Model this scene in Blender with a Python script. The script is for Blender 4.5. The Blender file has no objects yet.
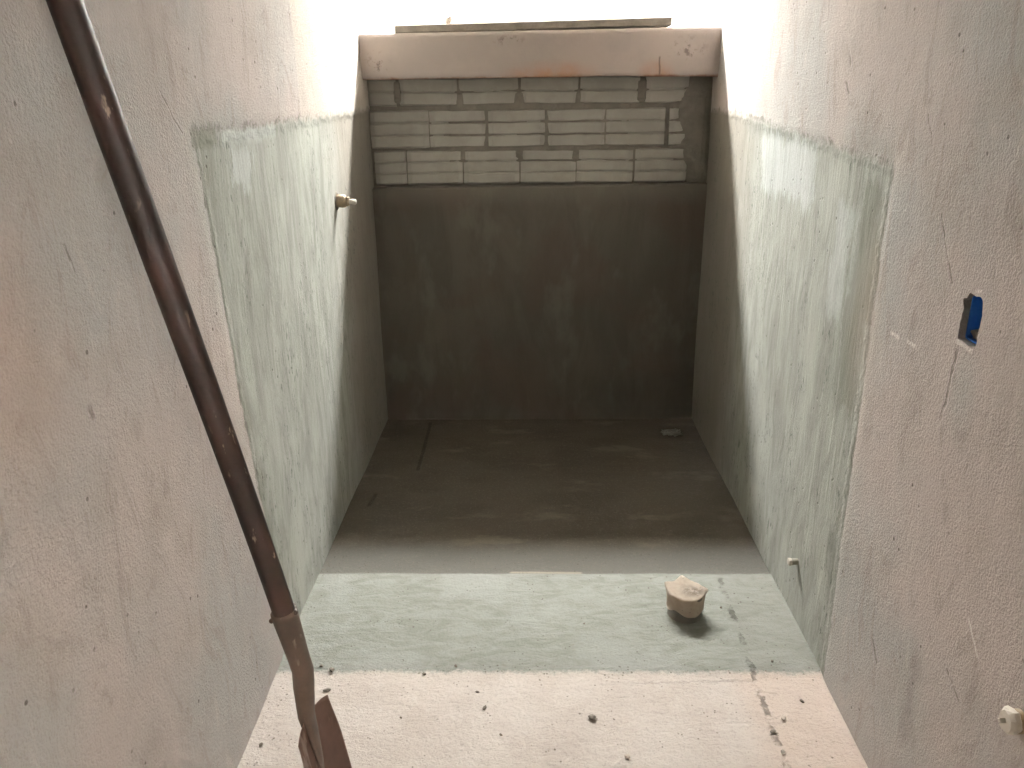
import bpy, bmesh, math, random
from mathutils import Vector, Matrix, noise

S = bpy.context.scene
COL = S.collection

# ------------------------------------------------------------------ camera
F_PX, PITCH, YAW, ROLL, EYE = 803.35, 0.342118, 0.023908, -0.0124898, 1.5
fw = Vector((-math.sin(YAW)*math.cos(PITCH), math.cos(YAW)*math.cos(PITCH), -math.sin(PITCH)))
rt = Vector((math.cos(YAW), math.sin(YAW), 0))
up = rt.cross(fw)
rt2 = math.cos(ROLL)*rt + math.sin(ROLL)*up
up2 = -math.sin(ROLL)*rt + math.cos(ROLL)*up
cd = bpy.data.cameras.new('camera')
cam = bpy.data.objects.new('camera', cd)
COL.objects.link(cam)
m = Matrix((rt2, up2, -fw)).transposed().to_4x4()
m.translation = (0, 0, EYE)
cam.matrix_world = m
cd.sensor_fit = 'HORIZONTAL'
cd.sensor_width = 36.0
cd.lens = F_PX/1024*36.0
cd.clip_start = 0.02
S.camera = cam

# ------------------------------------------------------------------ sky and exposure
SKY = 256.0
w = bpy.data.worlds.new('sky')
S.world = w
w.use_nodes = True
bg = w.node_tree.nodes['Background']
bg.inputs['Color'].default_value = (1.0, 0.99, 0.968, 1)
bg.inputs['Strength'].default_value = SKY
S.view_settings.view_transform = 'Standard'
S.view_settings.look = 'None'
S.view_settings.exposure = 0.42
S.view_settings.gamma = 1.0
S.view_settings.use_curve_mapping = False
S.cycles.max_bounces = 10
S.cycles.diffuse_bounces = 8

# roof opening of the light well: its straight view of the sky
OPEN_Y0, OPEN_Y1, OPEN_Z = 4.165, 4.335, 2.72
OPEN_X0, OPEN_X1 = -2.0, 2.1
pl = bpy.data.lights.new('roof_opening_daylight', 'AREA')   # sampling portal for the sky
pl.shape = 'RECTANGLE'
pl.size = OPEN_X1-OPEN_X0
pl.size_y = OPEN_Y1-OPEN_Y0
pl.cycles.is_portal = True
po = bpy.data.objects.new('roof_opening_daylight', pl)
po.location = ((OPEN_X0+OPEN_X1)/2, (OPEN_Y0+OPEN_Y1)/2, OPEN_Z)
COL.objects.link(po)

# ------------------------------------------------------------------ node helper
ALBEDO = 0.84          # common scale of every diffuse colour below
def sc_(c): return tuple(v*ALBEDO for v in c) if isinstance(c, tuple) else c
class NT:
    def __init__(s, name):
        s.mat = bpy.data.materials.new(name)
        s.mat.use_nodes = True
        s.t = s.mat.node_tree
        s.b = s.t.nodes['Principled BSDF']
        s.b.inputs['Specular IOR Level'].default_value = 0.2
        tc = s.t.nodes.new('ShaderNodeTexCoord')
        s.P = tc.outputs['Object']
        sp = s.t.nodes.new('ShaderNodeSeparateXYZ')
        s.t.links.new(s.P, sp.inputs[0])
        s.x, s.y, s.z = sp.outputs
    def _in(s, sock, v):
        if isinstance(v, bpy.types.NodeSocket):
            s.t.links.new(v, sock)
        elif isinstance(v, (tuple, list)):
            sock.default_value = tuple(v)+((1,) if len(v) == 3 and len(sock.default_value) == 4 else ())
        else:
            sock.default_value = v
    def m(s, op, a, b=0.0, c=0.0, clamp=False):
        n = s.t.nodes.new('ShaderNodeMath')
        n.operation = op
        n.use_clamp = clamp
        for i, v in enumerate((a, b, c)):
            s._in(n.inputs[i], v)
        return n.outputs[0]
    def add(s, a, b): return s.m('ADD', a, b)
    def sub(s, a, b): return s.m('SUBTRACT', a, b)
    def mul(s, a, b): return s.m('MULTIPLY', a, b)
    def vec(s, sx=1, sy=1, sz=1, ox=0, oy=0, oz=0):
        n = s.t.nodes.new('ShaderNodeMapping')
        s.t.links.new(s.P, n.inputs[0])
        n.inputs['Scale'].default_value = (sx, sy, sz)
        n.inputs['Location'].default_value = (ox, oy, oz)
        return n.outputs[0]
    def noise(s, scale, detail=3, rough=0.55, v=None, dist=0.0):
        n = s.t.nodes.new('ShaderNodeTexNoise')
        s._in(n.inputs['Vector'], v if v is not None else s.P)
        n.inputs['Scale'].default_value = scale
        n.inputs['Detail'].default_value = detail
        n.inputs['Roughness'].default_value = rough
        n.inputs['Distortion'].default_value = dist
        return n.outputs['Fac']
    def voro(s, scale, v=None):
        n = s.t.nodes.new('ShaderNodeTexVoronoi')
        s._in(n.inputs['Vector'], v if v is not None else s.P)
        n.inputs['Scale'].default_value = scale
        return n.outputs['Distance']
    def step(s, v, lo, hi):          # smooth 0..1 as v goes lo..hi (hi may be below lo)
        n = s.t.nodes.new('ShaderNodeMapRange')
        n.interpolation_type = 'SMOOTHSTEP'
        if hi < lo:
            s._in(n.inputs['Value'], s.mul(v, -1.0))
            n.inputs['From Min'].default_value, n.inputs['From Max'].default_value = -lo, -hi
        else:
            s._in(n.inputs['Value'], v)
            n.inputs['From Min'].default_value, n.inputs['From Max'].default_value = lo, hi
        return n.outputs[0]
    def lerp(s, v, a0, b0, a1, b1):
        n = s.t.nodes.new('ShaderNodeMapRange')
        s._in(n.inputs['Value'], v)
        for k, q in zip(('From Min', 'From Max', 'To Min', 'To Max'), (a0, b0, a1, b1)):
            n.inputs[k].default_value = q
        return n.outputs[0]
    def mix(s, fac, a, b, mode='MIX'):
        n = s.t.nodes.new('ShaderNodeMix')
        n.data_type = 'RGBA'
        n.blend_type = mode
        n.clamp_factor = True
        s._in(n.inputs[0], fac)
        s._in(n.inputs[6], sc_(a))
        s._in(n.inputs[7], sc_(b))
        return n.outputs[2]
    def box(s, u, v, u0, u1, v0, v1, soft=0.02, jit=None):
        if jit is not None:
            u, v = s.add(u, jit), s.add(v, jit)
        a = s.mul(s.step(u, u0-soft, u0+soft), s.step(u, u1+soft, u1-soft))
        b = s.mul(s.step(v, v0-soft, v0+soft), s.step(v, v1+soft, v1-soft))
        return s.mul(a, b)
    def blob(s, u, v, u0, v0, ru, rv):
        a = s.m('POWER', s.mul(s.sub(u, u0), 1/ru), 2.0)
        b = s.m('POWER', s.mul(s.sub(v, v0), 1/rv), 2.0)
        return s.step(s.m('SQRT', s.add(a, b)), 1.0, 0.0)
    def line(s, u, v, p0, p1, wd, jit=None):     # thin mark from p0 to p1 in (u, v)
        L = math.hypot(p1[0]-p0[0], p1[1]-p0[1])
        cx, cy = (p1[0]-p0[0])/L, (p1[1]-p0[1])/L
        du, dv = s.sub(u, p0[0]), s.sub(v, p0[1])
        along = s.add(s.mul(du, cx), s.mul(dv, cy))
        across = s.sub(s.mul(du, -cy), s.mul(dv, -cx))
        if jit is not None:
            across = s.add(across, jit)
        across = s.m('ABSOLUTE', across)
        k = s.step(across, wd, wd*0.4)
        return s.mul(k, s.mul(s.step(along, -wd, wd), s.step(along, L+wd, L-wd)))
    def done(s, color, rough=0.9, height=None, strength=0.5, distance=0.01, metallic=0.0, spec=None):
        s._in(s.b.inputs['Base Color'], color)
        s._in(s.b.inputs['Roughness'], rough)
        s._in(s.b.inputs['Metallic'], metallic)
        if spec is not None:
            s.b.inputs['Specular IOR Level'].default_value = spec
        if height is not None:
            n = s.t.nodes.new('ShaderNodeBump')
            n.inputs['Strength'].default_value = strength
            n.inputs['Distance'].default_value = distance
            s._in(n.inputs['Height'], height)
            s.t.links.new(n.outputs[0], s.b.inputs['Normal'])
        return s.mat

PLASTER = (0.545, 0.475, 0.435)
PLASTER_GREY = (0.465, 0.45, 0.425)
CEMENT = (0.45, 0.46, 0.415)
CEMENT_DK = (0.33, 0.34, 0.295)

def wall_material(name, side):
    n = NT(name)
    y, z = n.y, n.z
    big = n.noise(1.7, 4, 0.55)
    mid = n.noise(6.0, 5, 0.6)
    fine = n.noise(190, 3, 0.6)
    grain = n.noise(75, 5, 0.65)
    wob = n.mul(n.sub(n.noise(22, 4, 0.6), 0.5), 0.05)
    # plaster
    c = n.mix(n.step(big, 0.38, 0.64), PLASTER, PLASTER_GREY)
    c = n.mix(n.mul(n.step(mid, 0.45, 0.72), 0.45), c, (0.43, 0.38, 0.335))
    swirl = n.noise(5, 6, 0.7, n.vec(1, 1.6, 0.6), 2.5)
    c = n.mix(n.mul(n.step(swirl, 0.54, 0.64), 0.42), c, (0.36, 0.31, 0.265))
    c = n.mix(n.mul(n.step(swirl, 0.44, 0.34), 0.4), c, (0.60, 0.54, 0.495))
    # cement coat on the shower end, with trowel streaks running down
    jag = n.add(wob, n.mul(n.sub(n.noise(70, 3), 0.5), 0.02))
    if side == 'left':
        ye = n.lerp(z, 0.12, 1.43, 1.925, 1.765)
        zt = n.lerp(y, 1.76, 3.35, 1.432, 1.457)
    else:
        ye = n.lerp(z, 0.07, 1.35, 1.815, 1.832)
        zt = n.lerp(y, 1.83, 3.28, 1.352, 1.437)
    in_y = n.sub(n.add(y, n.mul(jag, 0.7)), ye)
    in_z = n.sub(zt, n.add(z, n.mul(jag, 0.9)))
    patch = n.mul(n.step(in_y, -0.012, 0.012), n.step(in_z, -0.014, 0.014))
    st = n.noise(1.0, 8, 0.72, n.vec(1, 15, 3.0), 1.1)
    st2 = n.noise(1.0, 4, 0.6, n.vec(1, 70, 6))
    p = n.mix(n.step(st, 0.36, 0.66), CEMENT, CEMENT_DK)
    p = n.mix(n.mul(n.mul(n.step(st2, 0.54, 0.70), n.step(n.noise(4.5, 3), 0.42, 0.6)), 0.5), p, (0.24, 0.25, 0.21))
    p = n.mix(n.mul(n.step(n.noise(3.2, 4, 0.6, n.vec(1, 1.3, 0.7, 0, 3, 7)), 0.52, 0.66), 0.55), p, (0.52, 0.535, 0.48))
    # shade of the back end painted into the coat, darker and browner with depth
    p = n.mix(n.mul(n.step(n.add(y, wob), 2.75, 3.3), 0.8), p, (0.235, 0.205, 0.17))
    # dark pits along the streaks
    pits = n.mul(n.step(n.noise(1.0, 5, 0.72, n.vec(1, 85, 34), 0.7), 0.555, 0.64), n.step(n.noise(1.0, 4, 0.65, n.vec(1, 9, 2.2)), 0.47, 0.60))
    p = n.mix(n.mul(pits, 0.8), p, (0.10, 0.125, 0.10))
    # darker trowelled edge
    edge = n.m('MAXIMUM', n.step(in_y, 0.10, 0.0), n.mul(n.step(in_z, 0.04, 0.0), 0.5))
    p = n.mix(n.mul(edge, n.lerp(st, 0.3, 0.7, 0.15, 0.6)), p, (0.215, 0.235, 0.185))
    smear_n = n.mul(n.sub(n.noise(11, 6, 0.75, n.vec(1, 1.5, 0.6)), 0.5), 0.22)
    white = (0.60, 0.635, 0.62)
    if side == 'left':
        sm = n.box(y, z, 1.97, 2.11, 1.30, 1.395, 0.012, smear_n)
        sm = n.m('MAXIMUM', sm, n.mul(n.box(y, z, 1.93, 2.35, 1.405, 1.435, 0.012, n.mul(smear_n, 0.3)), 0.8))
        dark = n.box(y, z, 1.745, 1.90, 1.405, 1.452, 0.01, n.mul(smear_n, 0.35))
    else:
        sm = n.box(y, z, 2.33, 2.85, 1.20, 1.375, 0.02, smear_n)
        sm = n.m('MAXIMUM', sm, n.mul(n.box(y, z, 2.02, 2.12, 0.95, 1.24, 0.02, smear_n), 0.8))
        dark = n.box(y, z, 1.86, 1.99, 0.75, 1.30, 0.02, smear_n)
    if side == 'right':
        p = n.mix(n.mul(dark, 0.55), p, (0.20, 0.21, 0.17))
    p = n.mix(n.mul(sm, n.lerp(st, 0.3, 0.6, 0.9, 0.55)), p, white)
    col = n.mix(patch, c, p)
    crust_shade = n.mul(n.step(n.m('ABSOLUTE', n.m('MINIMUM', n.sub(in_y, 0.002), n.add(in_z, 0.004))), 0.011, 0.003), n.step(n.noise(26, 5, 0.75, n.vec(1, 1, 0.8)), 0.46, 0.60))  # crusty edge outlined dark, the shadow of its ridge painted in
    col = n.mix(n.mul(crust_shade, 0.65), col, (0.17, 0.165, 0.135))
    if side == 'left':
        col = n.mix(n.mul(dark, 0.75), col, (0.25, 0.26, 0.215))
        col = n.mix(n.mul(n.blob(y, z, 0.98, 1.2, 0.30, 0.34), 0.25), col, (0.50, 0.27, 0.17))
        # plaster paler above the coat towards the far end
        col = n.mix(n.mul(n.mul(n.step(n.add(y, n.mul(jag, 0.6)), 2.60, 2.625), n.sub(1.0, patch)), 0.5), col, (0.58, 0.535, 0.46))
        marks = [((1.199, 1.30), (1.212, 1.255), 0.004), ((1.176, 1.045), (1.18, 1.02), 0.008),
                 ((1.785, 0.63), (1.80, 0.58), 0.004), ((1.62, 1.52), (1.70, 1.44), 0.003)]
    else:
        col = n.mix(n.mul(n.blob(y, z, 1.86, 1.0, 0.12, 0.35), 0.25), col, (0.56, 0.42, 0.34))
        col = n.mix(n.mul(n.blob(y, z, 1.40, 0.98, 0.075, 0.12), 0.5), col, (0.43, 0.44, 0.41))
        col = n.mix(n.mul(n.box(y, z, 1.36, 1.40, 0.18, 0.40, 0.03, smear_n), 0.4), col, (0.22, 0.19, 0.16))
        marks = [((1.70, 1.46), (1.66, 1.40), 0.003), ((1.58, 1.28), (1.50, 1.16), 0.003),
                 ((2.16, 1.60), (2.14, 1.565), 0.006), ((2.16, 1.53), (2.13, 1.50), 0.006),
                 ((1.58, 0.30), (1.54, 0.26), 0.006), ((1.28, 0.46), (1.22, 0.43), 0.004),
                 ((1.44, 1.05), (1.455, 0.90), 0.006)]
    mk = None
    for a, b, wd in marks:
        L = n.line(y, z, a, b, wd, n.mul(wob, 0.45))
        mk = L if mk is None else n.m('MAXIMUM', mk, L)
    col = n.mix(n.mul(n.mul(mk, n.step(n.noise(45, 3, 0.7), 0.38, 0.55)), 0.55), col, (0.15, 0.125, 0.10))
    if side == 'right':     # pale knocks and flakes
        pk = None
        for a, b, wd in [((1.72, 1.004), (1.675, 1.004), 0.006), ((1.64, 1.009), (1.595, 1.009), 0.006), ((1.45, 1.066), (1.395, 1.060), 0.006), ((1.42, 1.166), (1.40, 1.170), 0.004), ((1.25, 0.60), (1.20, 0.55), 0.004)]:
            L = n.line(y, z, a, b, wd, n.mul(wob, 0.2))
            pk = L if pk is None else n.m('MAXIMUM', pk, L)
        col = n.mix(n.mul(pk, 0.85), col, (0.74, 0.70, 0.65))
    # sparse dark pits and grit over everything
    pit = n.mul(n.step(n.voro(26), 0.13, 0.06), n.step(n.noise(7, 2), 0.52, 0.60))
    col = n.mix(n.mul(pit, 0.7), col, (0.10, 0.085, 0.07))
    col = n.mix(n.mul(n.step(fine, 0.5, 0.75), 0.25), col, (0.27, 0.23, 0.195))
    # raised rough edge where the coats meet
    rim = n.mul(n.step(n.m('ABSOLUTE', n.m('MINIMUM', n.sub(in_y, 0.015), n.sub(in_z, 0.012))), 0.020, 0.0), 1.1)
    h_pl = n.add(n.mul(grain, 0.7), n.add(n.mul(fine, 0.8), n.mul(swirl, 0.45)))
    h_pa = n.add(n.mul(st, 0.9), n.add(n.mul(st2, 0.4), n.mul(grain, 0.25)))
    mixh = n.add(n.mul(h_pl, n.sub(1.0, patch)), n.mul(h_pa, patch))
    h = n.sub(n.add(mixh, n.mul(rim, n.noise(40, 3))), n.mul(n.add(pit, n.mul(mk, 1.0)), 0.5))
    return n.done(col, 0.92, h, 0.6, 0.006)

def floor_material():
    n = NT('floor_concrete')
    x, y = n.x, n.y
    wob = n.mul(n.sub(n.noise(14, 5, 0.65), 0.5), 0.05)
    fine = n.noise(150, 4, 0.65)
    mid = n.noise(5, 6, 0.65)
    big = n.noise(1.6, 3)
    rag2 = n.mul(n.sub(n.noise(70, 4, 0.75), 0.5), 0.05)
    fr = n.mix(n.step(mid, 0.35, 0.7), (0.66, 0.595, 0.535), (0.58, 0.51, 0.45))
    fr = n.mix(n.mul(n.step(n.noise(30, 4, 0.7), 0.52, 0.72), 0.35), fr, (0.70, 0.66, 0.61))
    fr = n.mix(n.mul(n.box(x, y, 0.56, 0.9, 1.2, 1.85, 0.05, wob), 0.4), fr, (0.66, 0.50, 0.40))
    cr = n.noise(9, 7, 0.75, n.vec(0.7, 2.2, 1), 1.5)
    mi = n.mix(n.step(cr, 0.38, 0.64), (0.35, 0.36, 0.32), (0.27, 0.28, 0.24))
    mi = n.mix(n.mul(n.step(n.noise(3, 5, 0.6), 0.50, 0.62), 0.6), mi, (0.39, 0.40, 0.365))
    mi = n.mix(n.mul(n.mul(n.step(n.noise(1.0, 7, 0.78, n.vec(9, 26, 1, 4, 1), 1.2), 0.56, 0.66), n.step(n.noise(2.6, 3), 0.42, 0.6)), 0.5), mi, (0.20, 0.205, 0.175))
    mi = n.mix(n.mul(n.step(x, 0.59, 0.63), 0.35), mi, (0.28, 0.275, 0.24))
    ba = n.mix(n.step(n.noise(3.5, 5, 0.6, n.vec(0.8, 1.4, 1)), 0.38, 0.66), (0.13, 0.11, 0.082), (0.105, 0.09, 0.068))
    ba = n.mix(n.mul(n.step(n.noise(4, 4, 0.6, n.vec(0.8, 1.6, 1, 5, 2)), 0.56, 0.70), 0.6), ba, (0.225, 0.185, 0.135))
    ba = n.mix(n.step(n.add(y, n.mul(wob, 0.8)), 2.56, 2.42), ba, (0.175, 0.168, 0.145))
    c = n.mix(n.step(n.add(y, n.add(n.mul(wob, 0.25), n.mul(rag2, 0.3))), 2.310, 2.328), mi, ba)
    c = n.mix(n.mul(n.box(x, y, -0.07, 0.17, 2.322, 2.334, 0.006, n.mul(wob, 0.15)), 0.8), c, (0.42, 0.37, 0.29))
    c = n.mix(n.step(n.add(y, n.add(n.mul(wob, 0.6), n.mul(rag2, 0.8))), 1.842, 1.824), c, fr)
    # joint line along the right, cracks at the back left
    j2 = n.mul(wob, 0.35)
    rag = n.mul(n.sub(n.noise(60, 4, 0.7), 0.5), 0.03)
    ln = n.mul(n.line(x, y, (0.622, 2.29), (0.600, 1.40), 0.010, n.add(j2, rag)), n.mul(n.step(n.noise(16, 4, 0.7), 0.42, 0.62), 0.8))
    ln = n.m('MAXIMUM', ln, n.line(x, y, (-0.49, 3.66), (-0.482, 3.12), 0.011, n.add(n.mul(j2, 0.6), n.mul(rag, 0.4))))
    ln = n.m('MAXIMUM', ln, n.line(x, y, (-0.625, 2.90), (-0.635, 2.80), 0.010, n.mul(j2, 0.6)))
    ln = n.m('MAXIMUM', ln, n.mul(n.line(x, y, (0.27, 1.79), (0.60, 1.80), 0.005, n.add(j2, rag)), 0.22))
    c = n.mix(n.mul(ln, 0.7), c, (0.05, 0.04, 0.03))
    # grit gathered against the left wall and at the coat's front edge
    near = n.m('MAXIMUM', n.mul(n.step(x, -0.60, -0.70), 0.8), n.mul(n.step(n.m('ABSOLUTE', n.sub(y, 1.84)), 0.05, 0.0), 0.7))
    sp = n.mul(n.step(n.voro(75), 0.24, 0.10), n.step(n.add(n.noise(11, 3, 0.6), n.mul(near, 0.12)), 0.56, 0.62))
    sp2 = n.mul(n.step(n.voro(30), 0.12, 0.05), n.step(n.noise(5, 2), 0.46, 0.56))
    c = n.mix(n.mul(n.m('MAXIMUM', sp, sp2), 0.75), c, (0.10, 0.08, 0.06))
    c = n.mix(n.mul(n.step(fine, 0.52, 0.72), 0.35), c, (0.29, 0.245, 0.2))
    sc = n.step(n.noise(1.0, 6, 0.75, n.vec(16, 60, 1), 0.8), 0.60, 0.68)
    c = n.mix(n.mul(n.mul(sc, n.step(n.noise(4, 3), 0.45, 0.6)), 0.4), c, (0.26, 0.22, 0.18))
    h = n.add(n.mul(fine, 0.35), n.add(n.mul(mid, 0.8), n.mul(cr, 0.7)))
    h = n.sub(h, n.mul(ln, 0.8))
    return n.done(c, 0.9, n.add(h, n.mul(n.noise(55, 5, 0.7), 0.8)), 0.75, 0.008)

def back_material():
    n = NT('dark_cement_coat')
    x, z = n.x, n.z
    st = n.noise(1.0, 5, 0.65, n.vec(7, 1, 2.2), 0.8)
    big = n.noise(2.6, 3)
    c = n.mix(n.step(st, 0.36, 0.66), (0.165, 0.145, 0.118), (0.135, 0.122, 0.10))
    c = n.mix(n.mul(n.step(big, 0.48, 0.64), 0.5), c, (0.15, 0.11, 0.09))
    c = n.mix(n.mul(n.step(n.noise(3.4, 4, 0.6, n.vec(1.5, 1, 0.7, 3, 0, 4)), 0.55, 0.68), 0.55), c, (0.21, 0.195, 0.16))
    c = n.mix(n.mul(n.step(z, 1.02, 1.12), 0.5), c, (0.24, 0.22, 0.185))
    c = n.mix(n.mul(n.step(x, 0.72, 0.76), 0.2), c, (0.12, 0.11, 0.09))
    h = n.add(n.mul(st, 0.8), n.mul(n.noise(90, 4, 0.6), 0.35))
    return n.done(c, 0.9, h, 0.6, 0.006)

def simple_mat(name, c0, c1, scale, rough=0.9, bump=0.5, dist=0.004, detail=5, metallic=0.0, spec=0.2):
    n = NT(name)
    a = n.noise(scale, detail, 0.62)
    c = n.mix(n.step(a, 0.36, 0.66), c0, c1)
    h = n.add(a, n.mul(n.noise(scale*6, 3, 0.6), 0.4))
    return n.done(c, rough, h, bump, dist, metallic, spec)

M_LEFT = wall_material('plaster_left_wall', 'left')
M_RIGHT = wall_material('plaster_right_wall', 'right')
M_FLOOR = floor_material()
M_BACK = back_material()
M_MORTAR = simple_mat('brick_mortar', (0.27, 0.25, 0.215), (0.215, 0.20, 0.17), 14, bump=0.8, dist=0.01)
M_BRICK = simple_mat('pale_brick', (0.46, 0.445, 0.40), (0.40, 0.385, 0.34), 9, bump=0.5, dist=0.004)
M_PLAIN = simple_mat('bare_dark_concrete', (0.14, 0.125, 0.11), (0.10, 0.09, 0.08), 3, bump=0.4)
M_WELL = simple_mat('whitewashed_masonry', (0.86, 0.85, 0.81), (0.82, 0.81, 0.77), 3, bump=0.2)
M_EARTH = simple_mat('hole_mortar', (0.30, 0.255, 0.215), (0.38, 0.33, 0.28), 40, bump=0.9, dist=0.006)

def beam_material():
    n = NT('beam_plaster')
    x, z = n.x, n.z
    mid = n.noise(4, 5, 0.65)
    c = n.mix(n.step(mid, 0.36, 0.66), (0.53, 0.455, 0.41), (0.47, 0.415, 0.38))
    orange = n.m('MAXIMUM', n.blob(x, z, 0.10, 1.59, 0.26, 0.07), n.mul(n.blob(x, z, 0.53, 1.59, 0.10, 0.07), 0.9))
    c = n.mix(n.mul(orange, n.lerp(n.noise(14, 4), 0.35, 0.65, 0.35, 1.0)), c, (0.56, 0.29, 0.16))
    c = n.mix(n.mul(n.step(n.add(z, n.mul(n.sub(n.noise(30, 4), 0.5), 0.02)), 1.588, 1.574), 0.8), c, (0.30, 0.12, 0.06))
    jit = n.mul(n.sub(n.noise(25, 4), 0.5), 0.04)
    ln = n.line(x, z, (0.545, 1.655), (0.548, 1.585), 0.005, n.mul(jit, 0.2))
    scuff = n.mul(n.m('MAXIMUM', n.blob(x, z, 0.66, 1.68, 0.11, 0.07), n.m('MAXIMUM', n.blob(x, z, -0.08, 1.725, 0.09, 0.03), n.blob(x, z, -0.63, 1.64, 0.07, 0.08))),
                  n.step(n.noise(34, 4, 0.7), 0.54, 0.62))
    c = n.mix(n.mul(n.m('MAXIMUM', ln, scuff), 0.65), c, (0.15, 0.12, 0.10))
    h = n.add(mid, n.mul(n.noise(60, 4, 0.6), 0.4))
    return n.done(c, 0.9, h, 0.6, 0.006)
M_BEAM = beam_material()

# ------------------------------------------------------------------ mesh helpers
def link(name, bm, mats, parent=None, smooth=False):
    me = bpy.data.meshes.new(name)
    bmesh.ops.recalc_face_normals(bm, faces=bm.faces)
    bm.to_mesh(me)
    bm.free()
    for mt in (mats if isinstance(mats, (list, tuple)) else [mats]):
        me.materials.append(mt)
    if smooth:
        for p in me.polygons:
            p.use_smooth = True
    o = bpy.data.objects.new(name, me)
    COL.objects.link(o)
    if parent is not None:
        o.parent = parent
    return o

def struct(o, label=None, cat=None):
    o['kind'] = 'structure'
    if label: o['label'] = label
    if cat: o['category'] = cat
    return o

def tag(o, label, cat, group=None):
    o['label'] = label
    o['category'] = cat
    if group: o['group'] = group
    return o

def empty(name, loc):
    o = bpy.data.objects.new(name, None)
    o.location = loc
    o.empty_display_size = 0.05
    COL.objects.link(o)
    return o

def add_box(bm, x0, x1, y0, y1, z0, z1, mat=0):
    v = [bm.verts.new((x, y, z)) for x in (x0, x1) for y in (y0, y1) for z in (z0, z1)]
    for q in ((0, 1, 3, 2), (4, 6, 7, 5), (0, 4, 5, 1), (2, 3, 7, 6), (0, 2, 6, 4), (1, 5, 7, 3)):
        f = bm.faces.new([v[i] for i in q])
        f.material_index = mat
    return v

def smooth(t, a, b):
    t = max(0.0, min(1.0, (t-a)/(b-a)))
    return t*t*(3-2*t)

def tube(bm, pts, radii, seg=20, cap0=True, cap1=True, jitter=0.0):
    rings = []
    prev = None
    for i, (p, r) in enumerate(zip(pts, radii)):
        p = Vector(p)
        a = Vector(pts[max(0, i-1)])
        b = Vector(pts[min(len(pts)-1, i+1)])
        d = (b-a).normalized()
        ref = Vector((0, 1, 0)) if prev is None else prev
        u = (ref - d*ref.dot(d)).normalized()
        prev = u
        v = d.cross(u)
        ring = []
        for k in range(seg):
            t = 2*math.pi*k/seg
            rr = r if not isinstance(r, tuple) else None
            off = (u*math.cos(t)*(r if rr else r[0]) + v*math.sin(t)*(r if rr else r[1]))
            q = p + off
            if jitter:
                q += off.normalized()*noise.noise(q*60)*jitter
            ring.append(bm.verts.new(q))
        rings.append(ring)
    for A, B in zip(rings, rings[1:]):
        for k in range(seg):
            bm.faces.new((A[k], A[(k+1) % seg], B[(k+1) % seg], B[k]))
    if cap0: bm.faces.new(list(reversed(rings[0])))
    if cap1: bm.faces.new(rings[-1])
    return rings

# ------------------------------------------------------------------ room shell
XL, XR, YB = -0.7098, 0.794, 3.70
Z_CEIL, Y_FRONT = 2.62, -1.6

def left_x(y, z):
    patch = smooth(y, 1.90-0.115*z-0.02, 1.93-0.115*z+0.01)*smooth(z, 1.46, 1.43)
    d = 0.001 - 0.004*patch
    d += 0.006*(1-smooth(y, 1.3, 1.9)) + 0.004*smooth(y, 2.3, 3.5)
    d += 0.005*noise.noise(Vector((3.1, y*2.3, z*2.1))) + 0.0015*noise.noise(Vector((9.1, y*11, z*9)))
    return XL + d

def right_x(y, z):
    patch = smooth(y, 1.80, 1.83)*smooth(z, 1.40, 1.37)
    d = 0.004*patch*(1-0.8*smooth(y, 2.4, 3.4))
    d += 0.005*noise.noise(Vector((13.1, y*2.3, z*2.1))) + 0.0015*noise.noise(Vector((19.1, y*11, z*9)))
    return XR + d

def frange(a, b, n): return [a+(b-a)*i/n for i in range(n+1)]

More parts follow.
